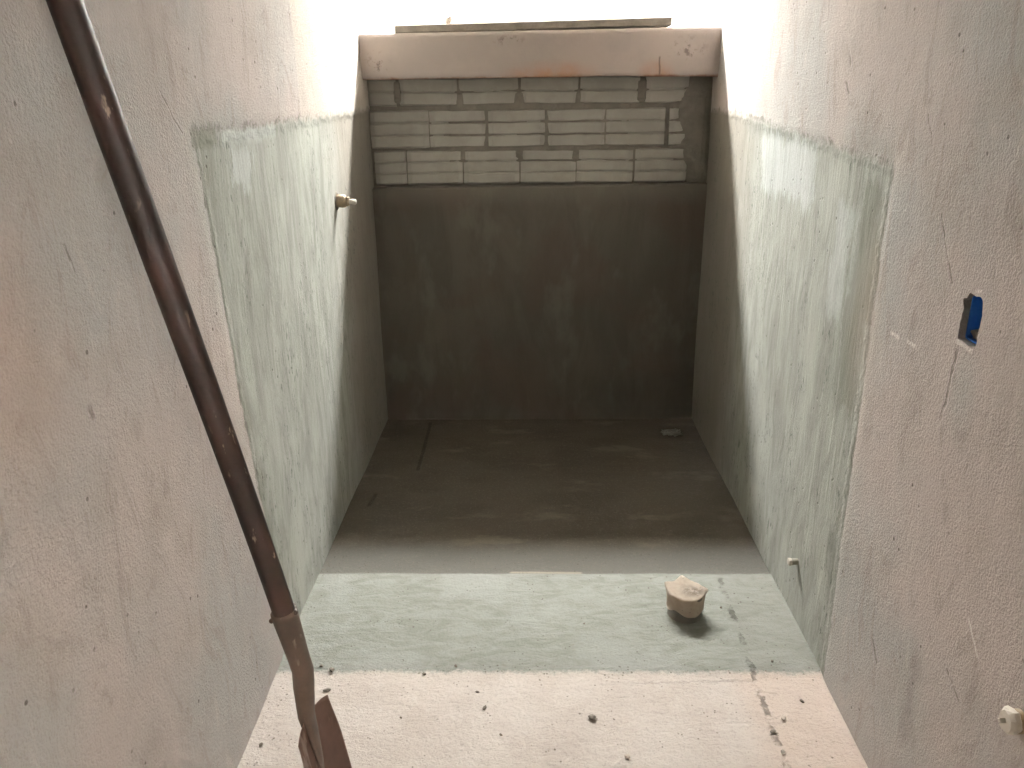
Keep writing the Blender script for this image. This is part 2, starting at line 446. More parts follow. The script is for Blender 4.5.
def side_wall(name, fx, mat, sgn, hole=None, y_start=None):
    ys = frange(Y_FRONT if y_start is None else y_start, 0.7, 8)[:-1] + frange(0.7, 3.805, 207)
    zs = frange(0, 1.92, 128) + frange(1.92, Z_CEIL, 8)[1:]
    bm = bmesh.new()
    g = [[bm.verts.new((fx(y, z), y, z)) for z in zs] for y in ys]
    rect = None
    if hole:
        hy0, hy1, hz0, hz1, loop = hole
        i0 = max(i for i, y in enumerate(ys) if y <= hy0)
        i1 = min(i for i, y in enumerate(ys) if y >= hy1)
        k0 = max(i for i, z in enumerate(zs) if z <= hz0)
        k1 = min(i for i, z in enumerate(zs) if z >= hz1)
    for i in range(len(ys)-1):
        for k in range(len(zs)-1):
            if hole and i0 <= i < i1 and k0 <= k < k1:
                continue
            bm.faces.new((g[i][k], g[i+1][k], g[i+1][k+1], g[i][k+1]))
    if hole:
        rect = [g[i][k0] for i in range(i0, i1)] + [g[i1][k] for k in range(k0, k1)] + \
               [g[i][k1] for i in range(i1, i0, -1)] + [g[i0][k] for k in range(k1, k0, -1)]
        cy = sum(p[0] for p in loop)/len(loop)
        cz = sum(p[1] for p in loop)/len(loop)
        def ray(a):
            dy, dz = math.cos(a), math.sin(a)
            best = 0.02
            for (ay, az), (by, bz) in zip(loop, loop[1:]+loop[:1]):
                ey, ez = by-ay, bz-az
                den = dy*ez-dz*ey
                if abs(den) < 1e-9: continue
                t = ((ay-cy)*ez-(az-cz)*ey)/den
                s = ((ay-cy)*dz-(az-cz)*dy)/den
                if t > 0 and -1e-6 <= s <= 1+1e-6:
                    best = t
            return best
        inner, deep = [], []
        for v in rect:
            a = math.atan2(v.co.z-cz, v.co.y-cy)
            r = ray(a) + 0.0025*noise.noise(Vector((a*3.0, 5, 1)))
            py, pz = cy+r*math.cos(a), cz+r*math.sin(a)
            inner.append(bm.verts.new((fx(py, pz), py, pz)))
            deep.append(bm.verts.new((fx(py, pz)+0.075, cy+(py-cy)*0.96, cz+(pz-cz)*0.97)))
        L = len(rect)
        ring_f = []
        for k in range(L):
            j = (k+1) % L
            ring_f.append(bm.faces.new((rect[k], rect[j], inner[j], inner[k])))
            f = bm.faces.new((inner[k], inner[j], deep[j], deep[k])); f.material_index = 1
        f = bm.faces.new(deep); f.material_index = 1
    # thickness: an outer skin so the wall is a solid slab
    out = sgn*0.22
    o = [bm.verts.new((fx(2, 2)+out, y, z)) for y in (ys[0], ys[-1]) for z in (zs[0], zs[-1])]
    bm.faces.new((o[0], o[1], o[3], o[2]))
    bm.faces.new([g[i][0] for i in range(len(ys))] + [o[2], o[0]])
    bm.faces.new([g[i][-1] for i in range(len(ys))] + [o[3], o[1]])
    bm.faces.new(g[0] + [o[1], o[0]])
    bm.faces.new(g[-1] + [o[3], o[2]])
    me_o = link(name, bm, [mat, M_EARTH], smooth=True)
    for p in me_o.data.polygons:
        if p.material_index == 1 or p.area > 0.5: p.use_smooth = False
    me_o.data.set_sharp_from_angle(angle=math.radians(35))
    return me_o

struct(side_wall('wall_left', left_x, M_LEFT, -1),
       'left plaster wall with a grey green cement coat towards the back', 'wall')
HOLE = [(1.386, 1.072), (1.405, 1.066), (1.425, 1.069), (1.449, 1.071), (1.450, 1.10), (1.447, 1.130),
        (1.455, 1.138), (1.455, 1.146), (1.443, 1.149), (1.438, 1.160), (1.425, 1.157), (1.405, 1.160),
        (1.392, 1.155), (1.386, 1.13), (1.388, 1.10)]
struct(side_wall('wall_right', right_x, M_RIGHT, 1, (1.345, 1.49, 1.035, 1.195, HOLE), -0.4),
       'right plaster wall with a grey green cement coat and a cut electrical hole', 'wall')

# floor, gently uneven, the middle coat a few millimetres proud
bm = bmesh.new()
xs = frange(-0.9, 1.0, 110)
ys = frange(Y_FRONT, 1.0, 20)[:-1] + frange(1.0, 3.9, 190)
def floor_z(x, y):
    h = 0.0025*noise.noise(Vector((x*3, y*3, 4.2))) + 0.001*noise.noise(Vector((x*14, y*14, 8.2)))
    h += 0.004*smooth(y, 1.825, 1.845)*(1-smooth(y, 2.318, 2.33))
    return h - 0.003
g = [[bm.verts.new((x, y, floor_z(x, y))) for y in ys] for x in xs]
for i in range(len(xs)-1):
    for k in range(len(ys)-1):
        bm.faces.new((g[i][k], g[i+1][k], g[i+1][k+1], g[i][k+1]))
lo = [bm.verts.new((x, y, -0.15)) for x in (xs[0], xs[-1]) for y in (ys[0], ys[-1])]
bm.faces.new((lo[0], lo[1], lo[3], lo[2]))
bm.faces.new([g[i][0] for i in range(len(xs))]+[lo[2], lo[0]])
bm.faces.new([g[i][-1] for i in range(len(xs))]+[lo[3], lo[1]])
bm.faces.new(g[0]+[lo[1], lo[0]])
bm.faces.new(g[-1]+[lo[3], lo[2]])
struct(link('floor', bm, M_FLOOR, smooth=True), 'bare concrete floor with a pale green grey cement coat in the middle', 'floor')

# back wall: mortar bed, ribbed bricks above, dark cement coat below
random.seed(4)
bm = bmesh.new()
add_box(bm, -0.93, 1.02, 3.74, 3.90, -0.15, 1.70, 0)

def brick(bm, x0, x1, z0, z1, yf):
    """pale hollow brick, its face broken by shallow horizontal grooves"""
    H = z1-z0
    nb = 3
    prof = []
    for b in range(nb):
        a0, a1 = z0+H*b/nb, z0+H*(b+1)/nb
        gd = 0.007
        if b == 0: prof.append((a0, 0.014))
        else: prof.append((a0+0.0025, gd))
        prof.append((a0+0.007, 0.001))
        prof.append((a1-0.006, 0.0))
        if b == nb-1: prof.append((a1, 0.014))
        else: prof.append((a1-0.0015, gd))
    nx = max(3, int((x1-x0)/0.02))
    tilt = random.uniform(-0.0025, 0.0025)
    dy = random.uniform(-0.003, 0.003)
    sd = random.uniform(0, 50)
    grid = []
    for i in range(nx+1):
        t = i/nx
        x = x0+(x1-x0)*t
        col = []
        for k, (z, d) in enumerate(prof):
            q = noise.noise(Vector((x*16, k*0.4+sd, sd)))
            end = 0.006 if i in (0, nx) else 0.0
            xx = x + (0.003*noise.noise(Vector((z*40, sd, 3))) if i in (0, nx) else 0)
            col.append(bm.verts.new((xx, yf+dy+d+end+0.0012*q, z+tilt*(t-0.5)*2+0.0022*q)))
        grid.append(col)
    for i in range(nx):
        for k in range(len(prof)-1):
            f = bm.faces.new((grid[i][k], grid[i+1][k], grid[i+1][k+1], grid[i][k+1]))
            f.material_index = 1
    # back skirt so that the brick reaches into the mortar
    ring = [c[0] for c in grid] + grid[-1][1:] + [c[-1] for c in reversed(grid[:-1])] + list(reversed(grid[0][1:-1]))
    back = [bm.verts.new((v.co.x, 3.745, v.co.z)) for v in ring]
    for k in range(len(ring)):
        j = (k+1) % len(ring)
        f = bm.faces.new((ring[k], ring[j], back[j], back[k])); f.material_index = 1

YFACE = 3.722
for (z0, z1, edges) in (
        (1.472, 1.640, [(-0.712, -0.585), (-0.562, -0.318), (-0.300, -0.050), (-0.030, 0.212), (0.229, 0.478), (0.510, 0.690)]),
        (1.294, 1.452, [(-0.700, -0.448), (-0.436, -0.190), (-0.176, 0.066), (0.083, 0.337), (0.343, 0.594), (0.622, 0.705)]),
        (1.136, 1.281, [(-0.690, -0.557), (-0.545, -0.304), (-0.290, -0.048), (-0.034, 0.206), (0.217, 0.460), (0.478, 0.700)])):
    for x0, x1 in edges:
        brick(bm, x0-0.004, x1+0.004, z0-0.001, z1+0.001, YFACE)
# mortar bed between the bricks, rough, and smears over the right hand ends
def lump_patch(bm, x0, x1, z0, z1, y, amp, seed, mat, ramp=None):
    nx, nz = max(4, int((x1-x0)/0.010)), max(4, int((z1-z0)/0.010))
    gg = []
    for i in range(nx+1):
        col = []
        for k in range(nz+1):
            x, z = x0+(x1-x0)*i/nx, z0+(z1-z0)*k/nz
            q = noise.noise(Vector((x*9+seed, z*9, seed))) + 0.5*noise.noise(Vector((x*30, z*30, seed)))
            e = min(i, nx-i)/nx*4
            e2 = min(k, nz-k)/nz*4
            fall = min(1, e, e2)
            if ramp:
                q += ramp[2]/amp*smooth(x+0.075*noise.noise(Vector((2, z*8, seed)))+0.02*noise.noise(Vector((x*30, z*30, 5))), ramp[0], ramp[1])
            col.append(bm.verts.new((x, y - amp*q - (0.004 if fall >= 1 else 0) + 0.03*(1-min(1, fall+0.15)), z)))
        gg.append(col)
    for i in range(nx):
        for k in range(nz):
            f = bm.faces.new((gg[i][k], gg[i+1][k], gg[i+1][k+1], gg[i][k+1])); f.material_index = mat
lump_patch(bm, -0.74, 0.83, 1.10, 1.66, 3.7305, 0.0025, 2.0, 0)
lump_patch(bm, 0.58, 0.83, 1.10, 1.62, 3.730, 0.004, 6.0, 0, ramp=(0.655, 0.745, 0.020))
lump_patch(bm, 0.455, 0.525, 1.45, 1.60, 3.724, 0.007, 9.0, 0)
lump_patch(bm, -0.60, -0.55, 1.46, 1.60, 3.724, 0.007, 12.0, 0)
lump_patch(bm, -0.075, -0.02, 1.235, 1.295, 3.724, 0.006, 15.0, 0)
# dark coat below with its uneven top lip
xs = frange(-0.74, 0.83, 100)
zs = frange(-0.02, 1.105, 70)
gg = []
for x in xs:
    top = 1.118+0.006*noise.noise(Vector((x*5, 1, 1)))+0.003*noise.noise(Vector((x*30, 2, 1)))+0.008*(x)*0.6
    col = []
    for z in zs:
        zz = z*top/1.105
        y = YB + 0.004*noise.noise(Vector((x*2.5, zz*2.5, 7))) + 0.0012*noise.noise(Vector((x*15, zz*9, 3)))
        y += 0.003*smooth(x, 0.725, 0.755)
        col.append(bm.verts.new((x, y, zz)))
    col.append(bm.verts.new((x, YB+0.006, top+0.006)))
    col.append(bm.verts.new((x, 3.745, top+0.009)))
    gg.append(col)
for i in range(len(gg)-1):
    for k in range(len(gg[0])-1):
        f = bm.faces.new((gg[i][k], gg[i+1][k], gg[i+1][k+1], gg[i][k+1])); f.material_index = 2
struct(link('wall_back', bm, [M_MORTAR, M_BRICK, M_BACK]), 'back wall of three pale brick courses over dark cement', 'wall')

# beam across the top of the back wall
bm = bmesh.new()
xs = frange(-0.90, 1.0, 120)
prof_n = 14
gg = []
for x in xs:
    tz = 1.757+0.009*(x+0.72)/1.5
    bz = 1.578+0.004*noise.noise(Vector((x*4, 3, 3)))+0.003*math.sin((x+0.3)*3)-0.004*(x)
    col = [bm.verts.new((x, 3.80, bz+0.004)), bm.verts.new((x, 3.625, bz))]
    for k in range(prof_n+1):
        t = k/prof_n
        z = bz+0.004+(tz-bz-0.008)*t
        y = 3.605+0.012*(1-t)+0.004*noise.noise(Vector((x*3, z*6, 11)))
        if k in (0, prof_n): y += 0.004
        col.append(bm.verts.new((x, y, z)))
    col += [bm.verts.new((x, 3.618, tz)), bm.verts.new((x, 3.80, tz))]
    gg.append(col)
N = len(gg[0])
for i in range(len(gg)-1):
    for k in range(N):
        bm.faces.new((gg[i][k], gg[i+1][k], gg[i+1][(k+1) % N], gg[i][(k+1) % N]))
bm.faces.new(gg[0])
bm.faces.new(gg[-1])
struct(link('beam', bm, M_BEAM, smooth=True), 'pinkish plastered beam over the back wall with orange stains below', 'beam')

# the unseen rest of the shell
def slab(name, *b, mat=M_PLAIN, label=None):
    bm = bmesh.new()
    add_box(bm, *b)
    return struct(link(name, bm, mat), label)
slab('ceiling', -0.95, 1.03, Y_FRONT-0.1, 3.80, Z_CEIL, Z_CEIL+0.15)
slab('wall_front', -0.95, 1.03, Y_FRONT-0.15, Y_FRONT, -0.15, Z_CEIL+0.1)
# frosted window added behind the viewer to brighten the left front wall
FILL_Y0, FILL_Y1, FILL_Z0, FILL_Z1 = -1.35, -0.50, 0.55, 1.80
bm = bmesh.new()
for b in ((Y_FRONT-0.1, FILL_Y0, -0.15, Z_CEIL+0.1), (FILL_Y1, -0.395, -0.15, Z_CEIL+0.1),
          (FILL_Y0, FILL_Y1, -0.15, FILL_Z0), (FILL_Y0, FILL_Y1, FILL_Z1, Z_CEIL+0.1)):
    add_box(bm, XR, XR+0.22, *b)
struct(link('wall_right_rear', bm, M_PLAIN))
nt = NT('fill_window_glass')
tr = nt.t.nodes.new('ShaderNodeBsdfTranslucent')
tr.inputs['Color'].default_value = (0.50, 0.488, 0.468, 1)
nt.t.links.new(tr.outputs[0], nt.t.nodes['Material Output'].inputs['Surface'])
bm = bmesh.new()
add_box(bm, XR+0.10, XR+0.104, FILL_Y0, FILL_Y1, FILL_Z0, FILL_Z1)
wn = struct(link('fill_window', bm, nt.mat))
bm = bmesh.new()
for b in ((FILL_Y0, FILL_Y0+0.04, FILL_Z0, FILL_Z1), (FILL_Y1-0.04, FILL_Y1, FILL_Z0, FILL_Z1), (FILL_Y0, FILL_Y1, FILL_Z0, FILL_Z0+0.04), (FILL_Y0, FILL_Y1, FILL_Z1-0.04, FILL_Z1)):
    add_box(bm, XR+0.08, XR+0.125, *b)
link('fill_window_frame', bm, simple_mat('fill_window_metal', (0.5, 0.5, 0.48), (0.45, 0.45, 0.43), 10), wn)
# light well behind the beam, open to the sky through a slot in its roof
WX0, WX1, WY0, WY1, WZ0 = -2.0, 2.1, 3.80, 6.36, 1.66
slab('wall_lightwell_far', WX0-0.15, WX1+0.15, WY1, WY1+0.15, WZ0-0.15, OPEN_Z+0.1, mat=M_WELL)
slab('wall_lightwell_left', WX0-0.15, WX0, WY0-0.12, WY1+0.1, WZ0-0.15, OPEN_Z+0.1, mat=M_WELL)
slab('wall_lightwell_right', WX1, WX1+0.15, WY0-0.12, WY1+0.1, WZ0-0.15, OPEN_Z+0.1, mat=M_WELL)
slab('floor_lightwell', WX0-0.1, WX1+0.1, WY0-0.02, WY1+0.1, WZ0-0.15, WZ0, mat=M_WELL)
bm = bmesh.new()                                      # near side of the well around the opening over the beam
add_box(bm, WX0-0.15, -0.725, WY0-0.13, WY0, WZ0-0.2, OPEN_Z+0.1)
add_box(bm, 0.812, WX1+0.15, WY0-0.13, WY0, WZ0-0.2, OPEN_Z+0.1)
add_box(bm, -0.76, 0.85, WY0-0.125, WY0-0.005, Z_CEIL-0.03, OPEN_Z+0.1)
struct(link('wall_lightwell_near', bm, M_WELL))
bm = bmesh.new()
add_box(bm, WX0-0.15, WX1+0.15, WY0-0.13, OPEN_Y0, OPEN_Z, OPEN_Z+0.12)
struct(link('ceiling_lightwell', bm, M_WELL))
# unseen milky sheet added over the rest to dim the sky beyond the slot
nt = NT('added_milky_sheet')
tr = nt.t.nodes.new('ShaderNodeBsdfTranslucent')
tr.inputs['Color'].default_value = (0.32, 0.32, 0.312, 1)
nt.t.links.new(tr.outputs[0], nt.t.nodes['Material Output'].inputs['Surface'])
bm = bmesh.new()
add_box(bm, WX0-0.15, WX1+0.15, OPEN_Y1, WY1+0.15, OPEN_Z+0.03, OPEN_Z+0.034)
struct(link('ceiling_added_sheet', bm, nt.mat))

# ------------------------------------------------------------------ plank on the beam
M_PLANK = simple_mat('weathered_plank', (0.36, 0.32, 0.27), (0.27, 0.24, 0.20), 18, bump=0.6)
bm = bmesh.new()
nx = 60
gg = []
for i in range(nx+1):
    t = i/nx
    x = -0.555+1.145*t
    zb = 1.7578+0.0165*t
    th = 0.031+0.001*noise.noise(Vector((x*20, 1, 2)))
    y0, y1 = 3.6235+0.002*noise.noise(Vector((x*6, 5, 2))), 3.775
    gg.append([bm.verts.new(p) for p in ((x, y0+0.003, zb), (x, y0, zb+0.004), (x, y0, zb+th-0.004), (x, y0+0.003, zb+th), (x, y1, zb+th), (x, y1, zb))])
for i in range(nx):
    for k in range(6):
        bm.faces.new((gg[i][k], gg[i+1][k], gg[i+1][(k+1) % 6], gg[i][(k+1) % 6]))
bm.faces.new(gg[0]); bm.faces.new(gg[-1])
tag(link('plank', bm, M_PLANK), 'long thin grey brown plank lying on top of the beam', 'plank')

# ------------------------------------------------------------------ stones and chips
def rock(name, loc, size, seed, mat, rough=0.35, cuts=3):
    bm = bmesh.new()
    bmesh.ops.create_icosphere(bm, subdivisions=cuts, radius=1.0)
    rs = random.Random(seed)
    planes = [Vector((rs.uniform(-1, 1), rs.uniform(-1, 1), rs.uniform(-0.6, 1))).normalized() for _ in range(9)]
    cutd = [rs.uniform(0.55, 0.85) for _ in planes]
    for v in bm.verts:
        p = v.co.copy()
        for n_, d_ in zip(planes, cutd):
            e = p.dot(n_)-d_
            if e > 0: p -= n_*e
        p *= 1+rough*0.4*noise.noise(p*2.2+Vector((seed, 0, 0)))
        v.co = Vector((p.x*size[0], p.y*size[1], p.z*size[2]))
    zmin = min(v.co.z for v in bm.verts)
    for v in bm.verts: v.co.z -= zmin
    o = link(name, bm, mat)
    o.location = loc
    o.rotation_euler = (0, 0, rs.uniform(0, 6.28))
    return o

M_STONE = simple_mat('grey_mortar_stone', (0.38, 0.34, 0.29), (0.24, 0.21, 0.18), 60)
M_DARKCHIP = simple_mat('dark_mortar_chip', (0.26, 0.22, 0.18), (0.16, 0.135, 0.11), 80)
M_PALECHIP = simple_mat('pale_mortar_chip', (0.60, 0.52, 0.44), (0.46, 0.38, 0.32), 60)
def fz(x, y): return floor_z(x, y)-0.0005
def chip(x, y, s, seed, mat, label, name='mortar_chip', cat='mortar chip', group=None):
    o = rock(name, (x, y, fz(x, y)), (s[0]*0.85, s[1]*0.85, s[2]*0.55), seed, mat)
    tag(o, label, cat, group)
chip(0.155, 1.656, (0.014, 0.011, 0.011), 3, M_STONE, 'grey angular pebble alone in the middle of the pinkish front floor', 'pebble', 'pebble')
chip(0.160, 2.047, (0.005, 0.004, 0.004), 5, M_DARKCHIP, 'tiny dark chip on the green grey floor coat left of the wrapped drain pipe')
chip(-0.122, 1.694, (0.011, 0.006, 0.006), 7, M_DARKCHIP, 'flat dark chip on the pinkish floor, largest of the bits between shovel and pebble')
chip(-0.146, 1.754, (0.008, 0.004, 0.004), 8, M_DARKCHIP, 'small dark chip just behind the flat dark chip right of the shovel')
chip(-0.077, 1.600, (0.006, 0.004, 0.004), 9, M_DARKCHIP, 'small dark chip on the front floor, closest to the left of the grey pebble')
chip(-0.298, 1.822, (0.008, 0.005, 0.006), 11, M_DARKCHIP, 'dark chip on the front edge of the green coat, right of the shovel')
chip(-0.211, 1.852, (0.006, 0.006, 0.006), 12, M_DARKCHIP, 'dark crumb just inside the front edge of the green floor coat')
chip(-0.557, 1.836, (0.014, 0.009, 0.009), 13, M_DARKCHIP, 'dark mortar crumb beside the shovel socket at the corner of the green coat')
chip(-0.590, 1.852, (0.008, 0.006, 0.006), 14, M_DARKCHIP, 'small crumb between the shovel socket and the green coat corner')
chip(-0.552, 1.756, (0.013, 0.009, 0.008), 15, M_STONE, 'brownish mortar crumb just above the right shoulder of the shovel blade')
chip(-0.669, 1.559, (0.008, 0.006, 0.006), 16, M_DARKCHIP, 'dark chip on the floor left of the shovel, by the left wall')
chip(-0.337, 1.657, (0.005, 0.004, 0.004), 17, M_DARKCHIP, 'tiny chip on the pinkish floor right of the shovel blade')
chip(0.230, 1.528, (0.011, 0.009, 0.006), 18, M_PALECHIP, 'pale pinkish flake on the front floor in front of the grey pebble')
chip(0.644, 1.660, (0.013, 0.008, 0.007), 19, M_PALECHIP, 'pale orange flake on the right strip of floor by the right wall')
chip(0.710, 1.721, (0.009, 0.006, 0.006), 20, M_DARKCHIP, 'dark sliver on the orange floor strip near the right wall')
chip(0.590, 2.129, (0.006, 0.005, 0.005), 21, M_DARKCHIP, 'small dark crumb on the floor joint right of the wrapped drain pipe')
chip(0.675, 1.876, (0.006, 0.005, 0.005), 22, M_DARKCHIP, 'dark crumb on the green coat near the right wall corner')
chip(0.604, 1.615, (0.012, 0.008, 0.007), 23, M_STONE, 'brown crumb on the floor joint in front of the green coat')
chip(0.608, 1.546, (0.011, 0.007, 0.006), 24, M_STONE, 'brown crumb on the floor joint nearest the bottom edge')
# small lump standing behind the plank
o = rock('mortar_lump', (-0.336, 3.70, 1.7905), (0.020, 0.017, 0.021), 31, M_STONE)
tag(o, 'small dark mortar lump on the left part of the plank over the beam', 'mortar lump')

# crumpled paper scrap in the dark back corner
M_SCRAP = simple_mat('scrap_paper', (0.52, 0.50, 0.44), (0.38, 0.36, 0.31), 50)
bm = bmesh.new()
n_ = 14
gg = [[None]*(n_+1) for _ in range(n_+1)]
for i in range(n_+1):
    for k in range(n_+1):
        u, v = i/n_-0.5, k/n_-0.5
        q = noise.noise(Vector((u*5, v*5, 3)))+0.6*noise.noise(Vector((u*12, v*12, 9)))
        gg[i][k] = bm.verts.new((u*0.085+0.01*q, v*0.07-0.01*q, 0.010+0.014*q))
for i in range(n_):
    for k in range(n_):
        bm.faces.new((gg[i][k], gg[i+1][k], gg[i+1][k+1], gg[i][k+1]))
zmin = min(v.co.z for v in bm.verts)
for v in bm.verts: v.co.z -= zmin
bmesh.ops.solidify(bm, geom=bm.faces[:], thickness=0.0012)
o = link('paper_scrap', bm, M_SCRAP)
o.location = (0.665, 3.50, -0.003)
tag(o, 'crumpled pale scrap on the dark floor in the back right corner', 'scrap')

# ------------------------------------------------------------------ drain pipe with paper cap
PX, PY = 0.471, 2.100
M_PVC = simple_mat('dusty_grey_pipe', (0.27, 0.25, 0.215), (0.20, 0.185, 0.155), 25, rough=0.6, bump=0.3, spec=0.3)
root = empty('drain_pipe', (PX, PY, -0.002))
tag(root, 'short grey drain pipe stub in the floor, capped with crumpled cement bag paper', 'drain pipe')
R0, HP = 0.051, 0.083
bm = bmesh.new()
seg = 40
rings = []
for r, z in ((R0-0.003, -0.01), (R0-0.003, HP-0.002), (R0-0.001, HP), (R0, HP-0.002), (R0, 0.006), (R0+0.003, 0.001), (R0+0.006, -0.01)):
    rings.append([bm.verts.new((r*math.cos(2*math.pi*k/seg), r*math.sin(2*math.pi*k/seg), z)) for k in range(seg)])
for A, B in zip(rings, rings[1:]):
    for k in range(seg):
        bm.faces.new((A[k], A[(k+1) % seg], B[(k+1) % seg], B[k]))
link('pipe_stub', bm, M_PVC, root, smooth=True)

def paper_mat():
    n = NT('cement_bag_paper')
    a = n.noise(40, 5, 0.65)
    c = n.mix(n.step(a, 0.36, 0.66), (0.80, 0.71, 0.60), (0.72, 0.61, 0.50))
    fold_shade = n.mul(n.blob(n.x, n.y, 0.024, -0.010, 0.060, 0.045), n.step(n.noise(48, 4, 0.7), 0.36, 0.54))  # shade of the open fold painted onto the cap's top
    fold_shade = n.mul(fold_shade, n.step(n.z, 0.078, 0.086))
    c = n.mix(n.mul(fold_shade, 0.75), c, (0.20, 0.155, 0.12))
    sp = n.mul(n.step(n.voro(110), 0.25, 0.10), n.step(n.noise(30, 2), 0.50, 0.58))
    c = n.mix(n.mul(sp, 0.55), c, (0.34, 0.25, 0.19))
    h = n.add(n.noise(28, 4, 0.6), n.mul(a, 0.4))
    return n.done(c, 0.9, h, 0.6, 0.004)
M_PAPER = paper_mat()
bm = bmesh.new()
seg = 72
CORN = [math.radians(a) for a in (356, 92, 154, 284)]       # right, back, left, front corner
AMP = [0.75, 0.9, 0.85, 0.5]
def peak(t):
    s = 0
    for c_, a_ in zip(CORN, AMP):
        d = abs((t-c_+math.pi) % (2*math.pi)-math.pi)
        s = max(s, a_*max(0, 1-d/0.50)**1.6)
    return s
rows = []
# top from centre to the rim
def ring_at(fr, z0, extra):
    out = []
    for k in range(seg):
        t = 2*math.pi*k/seg
        pk = peak(t)
        r = (R0+0.004)*fr + pk*extra[0]*fr
        z = z0 + pk*extra[1]
        q = noise.noise(Vector((math.cos(t)*2.2*fr, math.sin(t)*2.2*fr, 3.3+z0*20)))
        out.append((r*math.cos(t), r*math.sin(t), z+0.004*q*fr))
    return out
top = HP+0.004
prof = [(0.15, top+0.002, (0, 0)), (0.4, top+0.002, (0, 0)), (0.65, top+0.001, (0.003, 0.002)), (0.88, top+0.001, (0.009, 0.005)),
        (1.0, top+0.001, (0.014, 0.010)), (1.03, top-0.002, (0.014, 0.008)), (1.02, top-0.010, (0.008, 0.005)), (1.015, top-0.022, (0.004, 0)), (1.02, top-0.035, (0.002, 0))]
cv = bm.verts.new((0, 0, top+0.002))
for fr, z0, ex in prof:
    rows.append([bm.verts.new(p) for p in ring_at(fr, z0, ex)])
# hem of the skirt: hangs low at the front, higher at the left front
hem = []
mid_r = []
for k in range(seg):
    t = 2*math.pi*k/seg
    deg = math.degrees(t) % 360
    drop = 0.055+0.006*math.exp(-((deg-285)/30)**2)-0.012*math.exp(-((deg-232)/18)**2)-0.006*math.exp(-((deg-330)/20)**2)+0.003*noise.noise(Vector((t*3, 1, 1)))
    rr = (R0+0.0045)*(1.01+0.02*noise.noise(Vector((math.cos(t)*3, math.sin(t)*3, 8))))
    mid_r.append(bm.verts.new((rr*math.cos(t), rr*math.sin(t), top-(0.035+drop)/2)))
    rr += 0.0012
    hem.append(bm.verts.new((rr*math.cos(t), rr*math.sin(t), top-drop)))
rows += [mid_r, hem]
for k in range(seg):
    bm.faces.new((cv, rows[0][k], rows[0][(k+1) % seg]))
for A, B in zip(rows, rows[1:]):
    for k in range(seg):
        bm.faces.new((A[k], A[(k+1) % seg], B[(k+1) % seg], B[k]))
# the open fold under the front right edge
for v in bm.verts:
    t = math.degrees(math.atan2(v.co.y, v.co.x)) % 360
    if 286 < t < 358 and top-0.016 < v.co.z < top-0.004 and v.co.xy.length > R0*0.9:
        k = math.sin(math.pi*(t-286)/72)
        v.co.x *= 1-0.2*k
        v.co.y *= 1-0.2*k
        v.co.z -= 0.003*k
bmesh.ops.solidify(bm, geom=bm.faces[:], thickness=-0.0008)
c_ = link('paper_cap', bm, M_PAPER, root, smooth=True)
c_['label'] = 'crumpled tan paper cap with pointed corners'

# ------------------------------------------------------------------ shovel leaning on the left wall
def shovel_mat(name, c0, c1, rough, spec):
    n = NT(name)
    a = n.noise(12, 5, 0.65)
    c = n.mix(n.step(a, 0.36, 0.66), c0, c1)
    sc = n.mul(n.step(n.noise(1.0, 3, 0.6, n.vec(80, 80, 22)), 0.62, 0.70), n.step(n.noise(8, 2), 0.45, 0.6))
    c = n.mix(n.mul(sc, 0.8), c, (0.42, 0.34, 0.27))
    return n.done(c, rough, n.add(a, n.mul(n.noise(70, 3), 0.3)), 0.25, 0.003, 0.0, spec)
M_HANDLE = shovel_mat('dark_varnished_handle', (0.019, 0.010, 0.0075), (0.038, 0.017, 0.012), 0.5, 0.28)
M_SOCKET = shovel_mat('rusty_socket_steel', (0.085, 0.060, 0.045), (0.14, 0.092, 0.065), 0.5, 0.5)
def blade_mat():
    n = NT('rust_brown_blade')
    a = n.noise(9, 5, 0.65)
    c = n.mix(n.step(a, 0.36, 0.66), (0.27, 0.165, 0.125), (0.19, 0.115, 0.085))
    sm = n.mul(n.step(n.noise(1.0, 4, 0.65, n.vec(30, 40, 7)), 0.50, 0.62), n.step(n.noise(7, 2), 0.42, 0.58))
    c = n.mix(n.mul(sm, 0.8), c, (0.46, 0.385, 0.33))
    return n.done(c, 0.55, n.add(a, n.mul(sm, 0.6)), 0.4, 0.003, 0.0, 0.4)
M_BLADE = blade_mat()
root = empty('shovel', (-0.39, 1.25, 0.0))
tag(root, 'long handled shovel with dark brown handle leaning against the left wall', 'shovel')
O = Vector(root.location)
def L(p): return Vector(p)-O
A, B = Vector((-0.456, 1.250, 0.602)), Vector((-0.683, 1.174, 1.955))
bm = bmesh.new()
pts, rad = [], []
for i in range(31):
    t = i/30
    p = (A+Vector((0.006, 0, -0.035))).lerp(B, t)
    p += Vector((0.0025*math.sin(t*5), 0.002*math.sin(t*7+1), 0))
    pts.append(L(p))
    rad.append((0.0205+0.0022*smooth(t, 0.0, 0.6)) if t < 0.985 else 0.018)
tube(bm, pts, rad, 24)
link('handle', bm, M_HANDLE, root, smooth=True)
bm = bmesh.new()
C, Nk = Vector((-0.436, 1.250, 0.483)), Vector((-0.4385, 1.250, 0.372))
dirAC = (A-C).normalized()
sp = [A+dirAC*0.010, A, A.lerp(C, 0.4), A.lerp(C, 0.75), C+Vector((0.001, 0, -0.004)), C.lerp(Nk, 0.4), Nk, Vector((-0.4315, 1.250, 0.322)), Vector((-0.4235, 1.250, 0.272)), Vector((-0.417, 1.250, 0.222))]
sr = [0.0243, 0.0243, 0.0222, 0.0208, 0.0205, 0.0200, (0.0205, 0.016), (0.020, 0.0115), (0.0145, 0.007), (0.003, 0.002)]
tube(bm, [L(p) for p in sp], sr, 24, jitter=0.0005)
sock = link('socket', bm, M_SOCKET, root, smooth=True)
